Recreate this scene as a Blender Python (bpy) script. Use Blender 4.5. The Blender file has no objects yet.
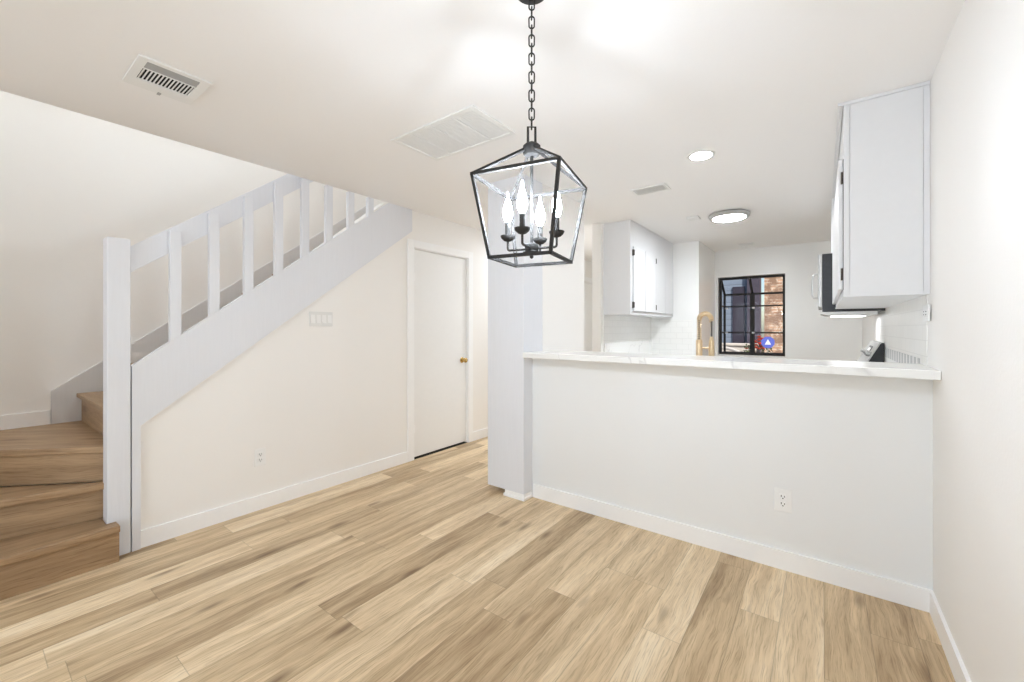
import bpy, bmesh, math, random
from mathutils import Vector, Matrix
random.seed(7)
SC = bpy.context.scene
COL = SC.collection
PI = math.pi

# ------------------------------------------------------------------ camera
cam = bpy.data.cameras.new('camera')
cam.sensor_fit = 'HORIZONTAL'
cam.sensor_width = 36.0
cam.lens = 36.0 * 416.3 / 1024.0
cam.shift_y = -(341.0 - 328.35) / 1024.0
cam.clip_start = 0.02
cam_o = bpy.data.objects.new('camera', cam)
COL.objects.link(cam_o)
cam_o.location = (0.0, 0.0, 1.288)
cam_o.rotation_euler = (PI / 2, 0.0, math.radians(36.75))
SC.camera = cam_o

# ------------------------------------------------------------------ view + sky + sun + added fill light
SC.view_settings.view_transform = 'Standard'
SC.view_settings.look = 'None'
SC.view_settings.exposure = 0.21
SC.view_settings.gamma = 1.0
SC.view_settings.use_curve_mapping = False
SC.cycles.max_bounces = 14
SC.cycles.diffuse_bounces = 10
SC.cycles.glossy_bounces = 6
SC.cycles.transparent_max_bounces = 12
SC.cycles.sample_clamp_indirect = 6.0
SC.cycles.caustics_reflective = False
SC.cycles.caustics_refractive = False

world = bpy.data.worlds.new('sky')
SC.world = world
world.use_nodes = True
wn = world.node_tree
bg = wn.nodes['Background']
sky = wn.nodes.new('ShaderNodeTexSky')
sky.sky_type = 'NISHITA'
sky.sun_disc = False
sky.sun_elevation = math.radians(38)
sky.sun_rotation = math.radians(140)
wn.links.new(sky.outputs[0], bg.inputs[0])
bg.inputs[1].default_value = 0.14


def lamp(name, kind, loc, rot, energy, color=(1, 1, 1), **kw):
    l = bpy.data.lights.new(name, kind)
    l.energy = energy
    l.color = color
    for k, v in kw.items():
        setattr(l, k, v)
    o = bpy.data.objects.new(name, l)
    COL.objects.link(o)
    o.location = loc
    o.rotation_euler = rot
    return o


lamp('sun', 'SUN', (6, -4, 9), (math.radians(48), 0, math.radians(42)), 5.2, (1.0, 0.90, 0.78), angle=0.01)
# area lamp added to brighten the room, at an invented window behind the camera
lamp('window_daylight', 'AREA', (-1.5, -3.16, 1.35), (math.radians(90), 0, 0), 58.0, (0.715, 0.845, 1.0),
     shape='RECTANGLE', size=2.6, size_y=1.9)

# ------------------------------------------------------------------ materials


def s2l(*c):
    out = []
    for v in c:
        v = v / 255.0
        out.append(v / 12.92 if v <= 0.04045 else ((v + 0.055) / 1.055) ** 2.4)
    return (*out, 1.0)


def new_mat(name, color=(0.8, 0.8, 0.8, 1), rough=0.5, metal=0.0, spec=0.5):
    m = bpy.data.materials.new(name)
    m.use_nodes = True
    b = m.node_tree.nodes['Principled BSDF']
    b.inputs['Base Color'].default_value = color
    b.inputs['Roughness'].default_value = rough
    b.inputs['Metallic'].default_value = metal
    b.inputs['Specular IOR Level'].default_value = spec
    return m


class NT:
    """small helper for node graphs"""

    def __init__(self, m):
        self.t = m.node_tree
        self.b = self.t.nodes['Principled BSDF']

    def n(self, typ, **kw):
        nd = self.t.nodes.new(typ)
        for k, v in kw.items():
            setattr(nd, k, v)
        return nd

    def set(self, sock, v):
        if isinstance(v, bpy.types.NodeSocket):
            self.t.links.new(v, sock)
        else:
            sock.default_value = v

    def math(self, op, a, b=None, c=None):
        nd = self.n('ShaderNodeMath', operation=op)
        self.set(nd.inputs[0], a)
        if b is not None:
            self.set(nd.inputs[1], b)
        if c is not None:
            self.set(nd.inputs[2], c)
        return nd.outputs[0]

    def xyz(self, x, y, z):
        nd = self.n('ShaderNodeCombineXYZ')
        for i, v in enumerate((x, y, z)):
            self.set(nd.inputs[i], v)
        return nd.outputs[0]

    def sep(self, v):
        nd = self.n('ShaderNodeSeparateXYZ')
        self.set(nd.inputs[0], v)
        return nd.outputs

    def noise(self, vec, scale=1.0, detail=4.0, rough=0.55, dist=0.0):
        nd = self.n('ShaderNodeTexNoise')
        self.set(nd.inputs['Vector'], vec)
        nd.inputs['Scale'].default_value = scale
        nd.inputs['Detail'].default_value = detail
        nd.inputs['Roughness'].default_value = rough
        nd.inputs['Distortion'].default_value = dist
        return nd.outputs['Fac']

    def white(self, v, dims='1D'):
        nd = self.n('ShaderNodeTexWhiteNoise', noise_dimensions=dims)
        self.set(nd.inputs['W' if dims == '1D' else 'Vector'], v)
        return nd.outputs

    def ramp(self, fac, stops, interp='LINEAR'):
        nd = self.n('ShaderNodeValToRGB')
        cr = nd.color_ramp
        cr.interpolation = interp
        while len(cr.elements) < len(stops):
            cr.elements.new(0.5)
        for e, (p, c) in zip(cr.elements, stops):
            e.position = p
            e.color = c if len(c) == 4 else (*c, 1)
        self.set(nd.inputs[0], fac)
        return nd.outputs[0]

    def mix(self, fac, a, b, mode='MIX'):
        nd = self.n('ShaderNodeMix', data_type='RGBA', blend_type=mode)
        self.set(nd.inputs[0], fac)
        self.set(nd.inputs[6], a)
        self.set(nd.inputs[7], b)
        return nd.outputs[2]

    def maprange(self, v, a, b, c=0.0, d=1.0):
        nd = self.n('ShaderNodeMapRange')
        self.set(nd.inputs[0], v)
        for i, k in enumerate((a, b, c, d)):
            nd.inputs[i + 1].default_value = k
        return nd.outputs[0]

    def bump(self, h, strength=0.2, dist=0.01):
        nd = self.n('ShaderNodeBump')
        nd.inputs['Strength'].default_value = strength
        nd.inputs['Distance'].default_value = dist
        self.set(nd.inputs['Height'], h)
        self.t.links.new(nd.outputs[0], self.b.inputs['Normal'])

    def pos(self):
        return self.n('ShaderNodeNewGeometry').outputs['Position']

    def obj(self):
        return self.n('ShaderNodeTexCoord').outputs['Object']


def paint(name, col, rough=0.5, tex=0.06, scale=120.0, spec=0.35, fine=0.0):
    m = new_mat(name, col, rough, 0.0, spec)
    g = NT(m)
    p = g.pos()
    h = g.noise(p, scale, 3.0)
    g.bump(h, tex, 0.004)
    return m


def grainy_paint(name, col, rough=0.4):
    """painted timber: faint vertical brush and grain relief"""
    m = new_mat(name, col, rough, 0.0, 0.4)
    g = NT(m)
    p = g.sep(g.pos())
    h = g.noise(g.xyz(g.math('MULTIPLY', p[0], 90.0), g.math('MULTIPLY', p[1], 90.0), g.math('MULTIPLY', p[2], 5.0)), 1.0, 5.0)
    g.bump(h, 0.10, 0.004)
    c = g.mix(g.maprange(h, 0.3, 0.75), (col[0] * 0.97, col[1] * 0.97, col[2] * 0.97, 1), col)
    g.set(g.b.inputs['Base Color'], c)
    return m


PLANKS = [(0.0, s2l(140, 114, 83)), (0.28, s2l(186, 160, 125)), (0.52, s2l(212, 187, 150)), (0.78, s2l(234, 211, 175)), (1.0, s2l(248, 230, 199))]


def wood_grain(g, al, ac, wid, stops, tone):
    """al: metres along the grain, ac: metres across, wid: plank id"""
    seed = g.math('MULTIPLY', wid, 13.7)
    warp = g.noise(g.xyz(g.math('MULTIPLY', al, 2.2), g.math('MULTIPLY', ac, 7.0), seed), 1.0, 3.0)
    acw = g.math('ADD', ac, g.math('MULTIPLY', g.math('SUBTRACT', warp, 0.5), 0.07))
    g1 = g.noise(g.xyz(g.math('MULTIPLY', al, 1.3), g.math('MULTIPLY', acw, 17.0), seed), 1.0, 5.0, 0.55)
    g2 = g.noise(g.xyz(g.math('MULTIPLY', al, 9.0), g.math('MULTIPLY', acw, 240.0), seed), 1.0, 3.0, 0.6)
    # cathedral rings
    ring = g.math('SINE', g.math('MULTIPLY', g.math('ADD', acw, g.math('MULTIPLY', g1, 0.05)), 260.0))
    g3 = g.noise(g.xyz(g.math('MULTIPLY', al, 4.0), g.math('MULTIPLY', acw, 60.0), g.math('ADD', seed, 3.0)), 1.0, 4.0, 0.65)
    f = g.math('ADD', g.math('ADD', g.math('MULTIPLY', tone, 0.50), g.math('MULTIPLY', g.maprange(g1, 0.34, 0.66), 0.40)), g.math('MULTIPLY', g.maprange(g3, 0.30, 0.70), 0.16))
    col = g.ramp(f, stops)
    fine = g.ramp(g2, [(0.32, (0.64, 0.60, 0.55)), (0.50, (1, 1, 1))])
    col = g.mix(0.85, col, fine, 'MULTIPLY')
    rg = g.ramp(g.maprange(ring, -1, 1), [(0.0, (0.90, 0.885, 0.87)), (0.6, (1, 1, 1))])
    col = g.mix(0.55, col, rg, 'MULTIPLY')
    # knots and dark flecks, sparse
    kn = g.n('ShaderNodeTexVoronoi', feature='F1')
    g.set(kn.inputs['Vector'], g.xyz(g.math('MULTIPLY', al, 2.6), g.math('MULTIPLY', acw, 9.0), seed))
    kn.inputs['Scale'].default_value = 1.0
    pick = g.math('GREATER_THAN', g.sep(kn.outputs['Color'])[0], 0.56)
    k = g.math('MULTIPLY', g.math('MULTIPLY', g.maprange(kn.outputs['Distance'], 0.25, 0.05), pick), g.maprange(g2, 0.3, 0.6, 0.5, 1.0))
    col = g.mix(g.math('MULTIPLY', k, 0.80), col, s2l(104, 76, 53))
    return col, g2


def floor_material():
    m = new_mat('oak_plank_floor', rough=0.42, spec=0.4)
    g = NT(m)
    p = g.sep(g.pos())
    W, L = 0.157, 1.22
    u = g.math('DIVIDE', g.math('ADD', p[0], 0.938), W)
    row = g.math('FLOOR', u)
    rr = g.white(g.math('ADD', row, 31.3))[0]
    v = g.math('ADD', g.math('DIVIDE', p[1], L), g.math('MULTIPLY', rr, 9.0))
    colm = g.math('FLOOR', v)
    wid = g.math('ADD', g.math('MULTIPLY', row, 7.31), g.math('MULTIPLY', colm, 3.77))
    tone = g.white(wid)[0]
    c, g2 = wood_grain(g, p[1], p[0], g.white(g.math('ADD', wid, 5.5))[0], PLANKS, tone)
    hue = g.white(g.math('ADD', wid, 91.0))[0]
    c = g.mix(g.math('MULTIPLY', hue, 0.25), c, (0.93, 0.97, 1.03, 1), 'MULTIPLY')
    fu = g.math('FRACT', u)
    eu = g.math('MULTIPLY', g.math('MINIMUM', fu, g.math('SUBTRACT', 1.0, fu)), W)
    fv = g.math('FRACT', v)
    ev = g.math('MULTIPLY', g.math('MINIMUM', fv, g.math('SUBTRACT', 1.0, fv)), L)
    e = g.math('MINIMUM', eu, ev)
    seam = g.maprange(e, 0.0006, 0.0020, 0.70, 1.0)
    c = g.mix(1.0, c, g.xyz(seam, seam, seam), 'MULTIPLY')
    g.set(g.b.inputs['Base Color'], c)
    g.bump(g.math('ADD', g.math('MULTIPLY', g2, 0.25), g.maprange(e, 0.0, 0.002)), 0.10, 0.002)
    return m


def step_material(name='oak_stair_boards', k=1.0):
    m = new_mat(name, rough=0.42, spec=0.4)
    g = NT(m)
    p = g.sep(g.obj())
    inf = g.n('ShaderNodeObjectInfo')
    rnd = inf.outputs['Random']
    c, g2 = wood_grain(g, p[0], g.math('ADD', p[1], g.math('MULTIPLY', p[2], 1.0)), rnd,
                       [(0.0, s2l(118 * k, 94 * k, 68 * k)), (0.45, s2l(156 * k, 128 * k, 97 * k)), (0.8, s2l(180 * k, 151 * k, 117 * k)), (1.0, s2l(196 * k, 168 * k, 133 * k))],
                       g.math('ADD', 0.3, g.math('MULTIPLY', rnd, 0.4)))
    g.set(g.b.inputs['Base Color'], c)
    g.bump(g2, 0.06, 0.002)
    return m


def tile_material(name, tile, grout, w=0.152, h=0.076, gap=0.0022, accent=None):
    m = new_mat(name, tile, 0.40, 0.0, 0.4)
    g = NT(m)
    p = g.sep(g.pos())
    br = g.n('ShaderNodeTexBrick')
    br.offset = 0.5
    g.set(br.inputs['Vector'], g.xyz(g.math('ADD', p[0], p[1]), g.math('SUBTRACT', p[2], 0.925), 0.0))
    br.inputs['Color1'].default_value = tile
    br.inputs['Color2'].default_value = (tile[0] * 0.97, tile[1] * 0.97, tile[2] * 0.97, 1)
    br.inputs['Mortar'].default_value = grout
    br.inputs['Scale'].default_value = 1.0
    br.inputs['Brick Width'].default_value = w
    br.inputs['Row Height'].default_value = h
    br.inputs['Mortar Size'].default_value = gap
    br.inputs['Mortar Smooth'].default_value = 0.1
    c = br.outputs['Color']
    g.set(g.b.inputs['Base Color'], c)
    g.bump(br.outputs['Fac'], -0.25, 0.003)
    return m


def marble_material():
    m = new_mat('white_marble', (0.85, 0.85, 0.84, 1), 0.22, 0.0, 0.5)
    g = NT(m)
    p = g.pos()
    w = g.noise(p, 1.7, 4.0, 0.5, 0.9)
    v = g.math('ABSOLUTE', g.math('SUBTRACT', w, 0.5))
    c = g.ramp(v, [(0.0, s2l(222, 221, 220)), (0.010, s2l(240, 240, 238)), (1.0, s2l(243, 243, 241))])
    g.set(g.b.inputs['Base Color'], c)
    return m


def emitter(name, col, strength):
    m = new_mat(name, (0.9, 0.9, 0.9, 1), 0.4)
    b = m.node_tree.nodes['Principled BSDF']
    b.inputs['Emission Color'].default_value = (*col, 1)
    b.inputs['Emission Strength'].default_value = strength
    return m


def brushed(name, col, rough=0.3):
    m = new_mat(name, col, rough, 1.0)
    g = NT(m)
    p = g.sep(g.obj())
    h = g.noise(g.xyz(g.math('MULTIPLY', p[0], 40.0), g.math('MULTIPLY', p[1], 6.0), g.math('MULTIPLY', p[2], 600.0)), 1.0, 2.0)
    g.set(g.b.inputs['Roughness'], g.maprange(h, 0.3, 0.7, rough * 0.8, rough * 1.25))
    return m


def speckled(name, col, amt=0.06, scale=60, rough=0.5, metal=0.0, spec=0.4):
    """plain surface with a faint mottled tone of its own"""
    m = new_mat(name, col, rough, metal, spec)
    g = NT(m)
    h = g.noise(g.obj(), scale, 3.0)
    lo = tuple(c * (1 - amt) for c in col[:3]) + (1,)
    g.set(g.b.inputs['Base Color'], g.mix(g.maprange(h, 0.35, 0.65), lo, col))
    return m


WALL = paint('warm_white_wall_paint', s2l(243, 241, 238), 0.55, 0.10, 95.0)
WALL_SATIN = paint('satin_white_wall_paint', s2l(239, 237, 234), 0.55, 0.12, 70.0, 0.3)
CEIL = paint('ceiling_paint', s2l(243, 242, 241), 0.7, 0.08, 90.0, 0.2)
HALF = paint('cool_white_wall_paint', s2l(236, 237, 237), 0.5, 0.08, 95.0)
KIT = paint('kitchen_white_paint', s2l(243, 243, 241), 0.26, 0.05, 60.0, 0.5)
TRIM = speckled('white_trim_enamel', s2l(248, 248, 248), 0.01, 30, 0.35)
STAIRW = grainy_paint('painted_stair_timber', s2l(228, 230, 235))
SKIRT = grainy_paint('grey_skirt_paint', s2l(222, 222, 223), 0.45)
CABW = speckled('white_cabinet_enamel', s2l(228, 229, 231), 0.01, 30, 0.4)
DOORW = speckled('white_door_enamel', s2l(240, 240, 239), 0.01, 25, 0.38)
FLOOR = floor_material()
STEP = step_material()
NOSE = step_material('oak_nose_strip', 1.03)
TILE = tile_material('white_subway_tile', s2l(243, 242, 239), s2l(230, 229, 226))
TILE_GREY = tile_material('pale_grey_accent_tile', s2l(190, 191, 193), s2l(238, 238, 236), 0.11, 0.12, 0.020)
MARBLE = marble_material()
DARKM = speckled('dark_bronze_metal', (0.054, 0.052, 0.050, 1), 0.2, 80, 0.65, 0.0, 0.10)
BLACK = speckled('black_enamel', (0.03, 0.03, 0.033, 1), 0.2, 60, 0.35)
DARK = speckled('dark_slot', (0.012, 0.012, 0.012, 1), 0.2, 60, 0.8)
STEEL = brushed('brushed_steel', (0.62, 0.62, 0.61, 1), 0.32)
STEELD = speckled('satin_grey_panel', s2l(196, 195, 192), 0.05, 40, 0.35, 0.4)
BRASS = speckled('brass', (0.60, 0.42, 0.16, 1), 0.1, 60, 0.25, 1.0)
GOLD = speckled('brushed_gold', (0.72, 0.56, 0.36, 1), 0.08, 60, 0.38, 1.0)
PLASTIC = speckled('white_plastic', s2l(242, 242, 241), 0.01, 30, 0.35)
PLATE = speckled('pale_grey_plastic', s2l(229, 229, 227), 0.01, 30, 0.35)
HINGE = speckled('dark_hinge_metal', (0.10, 0.09, 0.08, 1), 0.2, 60, 0.4, 0.6)
VENTW = speckled('white_vent_enamel', s2l(236, 236, 234), 0.01, 30, 0.4)
VENTG = speckled('grey_vent_blade', s2l(168, 168, 167), 0.03, 30, 0.45)
RETW = speckled('grille_enamel', s2l(241, 241, 240), 0.02, 30, 0.5)
BULB = emitter('lit_candle_bulb', (0.80, 0.890, 1.0), 292.0)
LENS = emitter('lit_downlight_lens', (0.95, 0.96, 1.0), 80.0)
COOK = emitter('lit_cooktop_lamp', (0.96, 0.98, 1.0), 11.0)
HALL_FILL = emitter('lit_hall_diffuser', (0.85, 0.92, 1.0), 118.0)  # glow of the added hall light
DISC = emitter('lit_diffuser', (0.90, 0.95, 1.0), 98.0)
GLASS = new_mat('window_glass', (1, 1, 1, 1), 0.0)
_g = NT(GLASS)
_tr = _g.n('ShaderNodeBsdfTransparent')
_tr.inputs[0].default_value = (0.93, 0.95, 0.96, 1)
_gl = _g.n('ShaderNodeBsdfGlossy')
_gl.inputs['Roughness'].default_value = 0.02
_mx = _g.n('ShaderNodeMixShader')
_mx.inputs[0].default_value = 0.006
_g.t.links.new(_tr.outputs[0], _mx.inputs[1])
_g.t.links.new(_gl.outputs[0], _mx.inputs[2])
_g.t.links.new(_mx.outputs[0], _g.t.nodes['Material Output'].inputs['Surface'])

# ------------------------------------------------------------------ mesh helper
WORLD_LOC = {}


class MB:
    def __init__(self):
        self.bm = bmesh.new()

    def box(self, x0, x1, y0, y1, z0, z1, bev=0.0, seg=2):
        r = bmesh.ops.create_cube(self.bm, size=1.0)
        vs = r['verts']
        for v in vs:
            v.co = Vector(((x0 + x1) / 2 + v.co.x * (x1 - x0), (y0 + y1) / 2 + v.co.y * (y1 - y0), (z0 + z1) / 2 + v.co.z * (z1 - z0)))
        if bev > 0:
            es = list({e for v in vs for e in v.link_edges})
            bmesh.ops.bevel(self.bm, geom=es, offset=bev, segments=seg, affect='EDGES', profile=0.5)
        return self

    def prism(self, pts, d, bev=0.0):
        """pts: 3d polygon, d: extrusion vector"""
        d = Vector(d)
        a = [self.bm.verts.new(p) for p in pts]
        b = [self.bm.verts.new(Vector(p) + d) for p in pts]
        n = len(pts)
        fs = [self.bm.faces.new(a), self.bm.faces.new(list(reversed(b)))]
        for i in range(n):
            fs.append(self.bm.faces.new((a[i], b[i], b[(i + 1) % n], a[(i + 1) % n])))
        bmesh.ops.recalc_face_normals(self.bm, faces=fs)
        if bev > 0:
            es = list({e for f in fs for e in f.edges})
            bmesh.ops.bevel(self.bm, geom=es, offset=bev, segments=2, affect='EDGES', profile=0.5)
        return self

    def lathe(self, origin, prof, axis='z', seg=24, flip=1):
        """prof: (radius, height) list, turned round an axis through origin"""
        o = Vector(origin)
        rings = []
        for r, h in prof:
            ring = []
            for i in range(seg):
                a = 2 * PI * i / seg
                c, s = r * math.cos(a), r * math.sin(a)
                if axis == 'z':
                    q = Vector((c, s, h))
                elif axis == 'x':
                    q = Vector((h, c, s))
                else:
                    q = Vector((c, h, s))
                ring.append(self.bm.verts.new(o + q))
            rings.append(ring)
        fs = []
        for a, b in zip(rings, rings[1:]):
            for i in range(seg):
                j = (i + 1) % seg
                fs.append(self.bm.faces.new((a[i], a[j], b[j], b[i])))
        fs.append(self.bm.faces.new(rings[0]))
        fs.append(self.bm.faces.new(rings[-1]))
        bmesh.ops.recalc_face_normals(self.bm, faces=fs)
        return self

    def tube(self, pts, r, seg=10, closed=False, square=False, up=(0, 0, 1)):
        pts = [Vector(p) for p in pts]
        n = len(pts)
        rings = []
        if square:
            seg = 4
        prev = None
        for i, p in enumerate(pts):
            if closed:
                t = pts[(i + 1) % n] - pts[i - 1]
            else:
                t = pts[min(i + 1, n - 1)] - pts[max(i - 1, 0)]
            t.normalize()
            if prev is None:
                u = Vector(up)
                if abs(u.dot(t)) > 0.98:
                    u = Vector((1, 0, 0))
                x = (u - t * u.dot(t)).normalized()
            else:
                x = (prev - t * prev.dot(t)).normalized()
            prev = x
            y = t.cross(x)
            ring = []
            for k in range(seg):
                a = 2 * PI * (k + (0.5 if square else 0)) / seg
                rr = (r if not callable(r) else r(i / max(1, n - 1))) * (math.sqrt(2) if square else 1)
                ring.append(self.bm.verts.new(p + x * rr * math.cos(a) + y * rr * math.sin(a)))
            rings.append(ring)
        fs = []
        pairs = list(zip(rings, rings[1:])) + ([(rings[-1], rings[0])] if closed else [])
        for a, b in pairs:
            for k in range(seg):
                j = (k + 1) % seg
                fs.append(self.bm.faces.new((a[k], a[j], b[j], b[k])))
        if not closed:
            fs.append(self.bm.faces.new(rings[0]))
            fs.append(self.bm.faces.new(rings[-1]))
        bmesh.ops.recalc_face_normals(self.bm, faces=fs)
        return self

    def build(self, name, mat, parent=None, origin=None, smooth=False, rotz=0.0):
        bm = self.bm
        if origin is None:
            xs = [v.co.x for v in bm.verts]
            ys = [v.co.y for v in bm.verts]
            zs = [v.co.z for v in bm.verts]
            origin = ((min(xs) + max(xs)) / 2, (min(ys) + max(ys)) / 2, min(zs))
        o3 = Vector(origin)
        bm.transform(Matrix.Rotation(-rotz, 4, 'Z') @ Matrix.Translation(-o3))
        me = bpy.data.meshes.new(name)
        bm.to_mesh(me)
        bm.free()
        me.materials.append(mat)
        if smooth:
            for p in me.polygons:
                p.use_smooth = True
            me.set_sharp_from_angle(angle=math.radians(40))
        o = bpy.data.objects.new(name, me)
        COL.objects.link(o)
        WORLD_LOC[o.name] = o3
        if parent is not None:
            o.parent = parent
            o.location = o3 - WORLD_LOC[parent.name]
        else:
            o.location = o3
        o.rotation_euler = (0, 0, rotz)
        return o


def thing(name, label, cat, loc, group=None):
    o = bpy.data.objects.new(name, None)
    o.empty_display_size = 0.1
    COL.objects.link(o)
    o.location = loc
    WORLD_LOC[o.name] = Vector(loc)
    return tag(o, label, cat, group)


def tag(o, label, cat, group=None, kind=None):
    o['label'] = label
    o['category'] = cat
    if group:
        o['group'] = group
    if kind:
        o['kind'] = kind
    return o


def struct(o):
    o['kind'] = 'structure'
    return o


def copy_tree(o, parent=None):
    c = o.copy()
    COL.objects.link(c)
    if parent is not None:
        c.parent = parent
    for ch in list(o.children):
        copy_tree(ch, c)
    return c


# ------------------------------------------------------------------ room numbers
XR = 0.400      # right wall face
XL = -3.213     # stair / hall wall face
YH = 2.655      # face of the half wall
HC = 2.44       # ceiling
XB = -4.40      # wall behind the stairs
YN = -0.60      # end of the winder landing
Y0 = -3.0       # wall behind the camera
YF = 6.87       # kitchen window wall
YE = 7.00
RISE = 0.203
RUN = 0.27


def nose(y):                                   # height of the line of the stair nosings
    return 4 * RISE + (y - 0.56) * (RISE / RUN)


# ---- floor and ceiling
struct(MB().box(XB - 0.1, XR + 0.1, Y0 - 0.1, YE + 0.1, -0.12, 0.0).build('floor', FLOOR))
struct(MB().box(-3.19, XR + 0.1, Y0 - 0.1, YE + 0.1, HC, HC + 0.24).build('ceiling', CEIL))
m = MB()
m.box(XB - 0.1, XL + 0.12, YN - 0.1, 4.1, 4.9, 5.0)
m.box(XB - 0.1, XL - 0.1, 3.02, 4.1, 2.40, 2.64)
m.box(XL - 0.1, -3.19, Y0 - 0.1, YN, HC, HC + 0.24)
m.box(XL - 0.1, -3.19, 2.662, YE + 0.1, HC, HC + 0.24)
struct(m.build('ceiling_upstairs', CEIL))

# ---- left wall (stairs, hall): openings for two doors and the open stair
DZ = 2.085
struct(MB().box(XL - 0.1, XL, Y0 - 0.1, YN, 0, HC).build('wall_left_front', WALL))
lo, hi = 0.612, 2.66
m = MB()
m.prism([(XL - 0.1, lo, 0), (XL - 0.1, hi, 0), (XL - 0.1, hi, HC), (XL - 0.1, 2.36, HC), (XL - 0.1, lo, nose(lo) + 0.14)], (0.1, 0, 0))
struct(m.build('wall_under_stairs', WALL))
m = MB()
D1 = (2.680, 3.473)
D2 = (5.95, 6.75)
m.box(XL - 0.1, XL, hi, D1[0], 0, HC)
m.box(XL - 0.1, XL, D1[0], D1[1], DZ, HC)
m.box(XL - 0.1, XL, D1[1], D2[0], 0, HC)
m.box(XL - 0.1, XL, D2[0], D2[1], DZ, HC)
m.box(XL - 0.1, XL, D2[1], YE, 0, HC)
struct(m.build('wall_left', WALL))
struct(MB().box(XL - 0.05, XL + 0.02, YN - 0.1, 4.1, HC + 0.24, 4.9).build('wall_upstairs', WALL))
struct(MB().box(XB - 0.1, XB, YN - 0.1, 4.1, 0, 4.9).build('wall_stairwell', WALL))
struct(MB().box(XB, XL - 0.1, YN - 0.1, YN, 0, 4.9).build('wall_landing', WALL))
struct(MB().box(XB, XL - 0.1, 4.0, 4.1, 0, 4.9).build('wall_stairwell_end', WALL))

# ---- right wall, wall behind the camera with a big unseen window added for the fill lamp
struct(MB().box(XR, XR + 0.1, Y0 - 0.1, YE, 0, HC).build('wall_right', WALL_SATIN))
m = MB()
wx0, wx1, wz0, wz1 = -2.8, -0.2, 0.4, 2.3
m.box(XL - 0.1, wx0, Y0 - 0.1, Y0, 0, HC)
m.box(wx1, XR, Y0 - 0.1, Y0, 0, HC)
m.box(wx0, wx1, Y0 - 0.1, Y0, 0, wz0)
m.box(wx0, wx1, Y0 - 0.1, Y0, wz1, HC)
struct(m.build('wall_back', WALL))
m = MB()
m.box(wx0, wx1, Y0 - 0.09, Y0 - 0.03, wz0, wz0 + 0.05)
m.box(wx0, wx1, Y0 - 0.09, Y0 - 0.03, wz1 - 0.05, wz1)
for xx in (wx0, (wx0 + wx1) / 2 - 0.03, wx1 - 0.05):
    m.box(xx, xx + 0.05, Y0 - 0.09, Y0 - 0.03, wz0 + 0.05, wz1 - 0.05)
struct(m.build('window_2', TRIM))
# unseen slab added to keep the sun out of that window
struct(MB().box(-8, 3, -8, Y0 - 0.1, 2.6, 2.75).build('ceiling_patio', CEIL))

# ---- kitchen walls
XK = -1.94
m = MB()
m.box(XK - 0.10, XK, 4.215, 5.85, 0, HC)
struct(m.build('wall_kitchen_left', WALL))
struct(MB().box(XK - 0.10, -1.305, 5.85, YE, 0, HC).build('wall_kitchen_jog', KIT))
m = MB()
W0, W1, WZ0, WZ1 = -1.265, -0.418, 0.895, 2.050
m.box(-1.305, W0, YF, YE, 0, HC)
m.box(W1, XR, YF, YE, 0, HC)
m.box(W0, W1, YF, YE, 0, WZ0)
m.box(W0, W1, YF, YE, WZ1, HC)
struct(m.build('wall_kitchen_window', KIT))
struct(MB().box(XL - 0.1, XK - 0.10, YE - 0.02, YE + 0.08, 0, HC).build('wall_hall_end', WALL))

# ---- half wall, boxed column and the wall behind it
struct(MB().box(-1.787, XR, YH, YH + 0.115, 0, 1.068).build('wall_half', HALF))
CX0, CX1, CY = -2.136, -1.787, 2.538
m = MB()
m.box(CX0, CX1, CY, 2.80, 0.048, HC, 0.003)
struct(m.build('column', STAIRW))
struct(MB().box(-1.90, -1.787, 2.80, 3.522, 0, HC).build('wall_kitchen_entry', WALL))
m = MB()
m.box(-1.962, -1.783, CY - 0.002, 2.655, 0.0, 0.0480)
m.box(-1.975, -1.776, CY - 0.008, 2.655, 0.0, 0.022, 0.003)
struct(m.build('trim_1', TRIM))

# ---- baseboards
BH, BT = 0.101, 0.013


def base_x(name, x0, x1, yface, sgn):
    """board on a wall whose face is y = yface, standing out towards sgn"""
    y1 = yface + sgn * BT
    return struct(MB().box(x0, x1, min(yface, y1), max(yface, y1), 0, BH).build(name, TRIM))


def base_y(name, y0, y1, xface, sgn, z=0.0, h=BH):
    x1 = xface + sgn * BT
    return struct(MB().box(min(xface, x1), max(xface, x1), y0, y1, z, z + h).build(name, TRIM))


base_x('baseboard_half_wall', -1.775, XR - BT, YH, -1)
base_y('baseboard_right', Y0, YH, XR, -1)
base_y('baseboard_left', 0.652, 2.612, XL, 1)
base_y('baseboard_hall', 3.542, 5.88, XL, 1)
base_y('baseboard_stairwell', YN, 0.405, XB, 1, 3 * RISE, 0.098)

# ------------------------------------------------------------------ closet door (with casing, hinges, brass knob)


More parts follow.
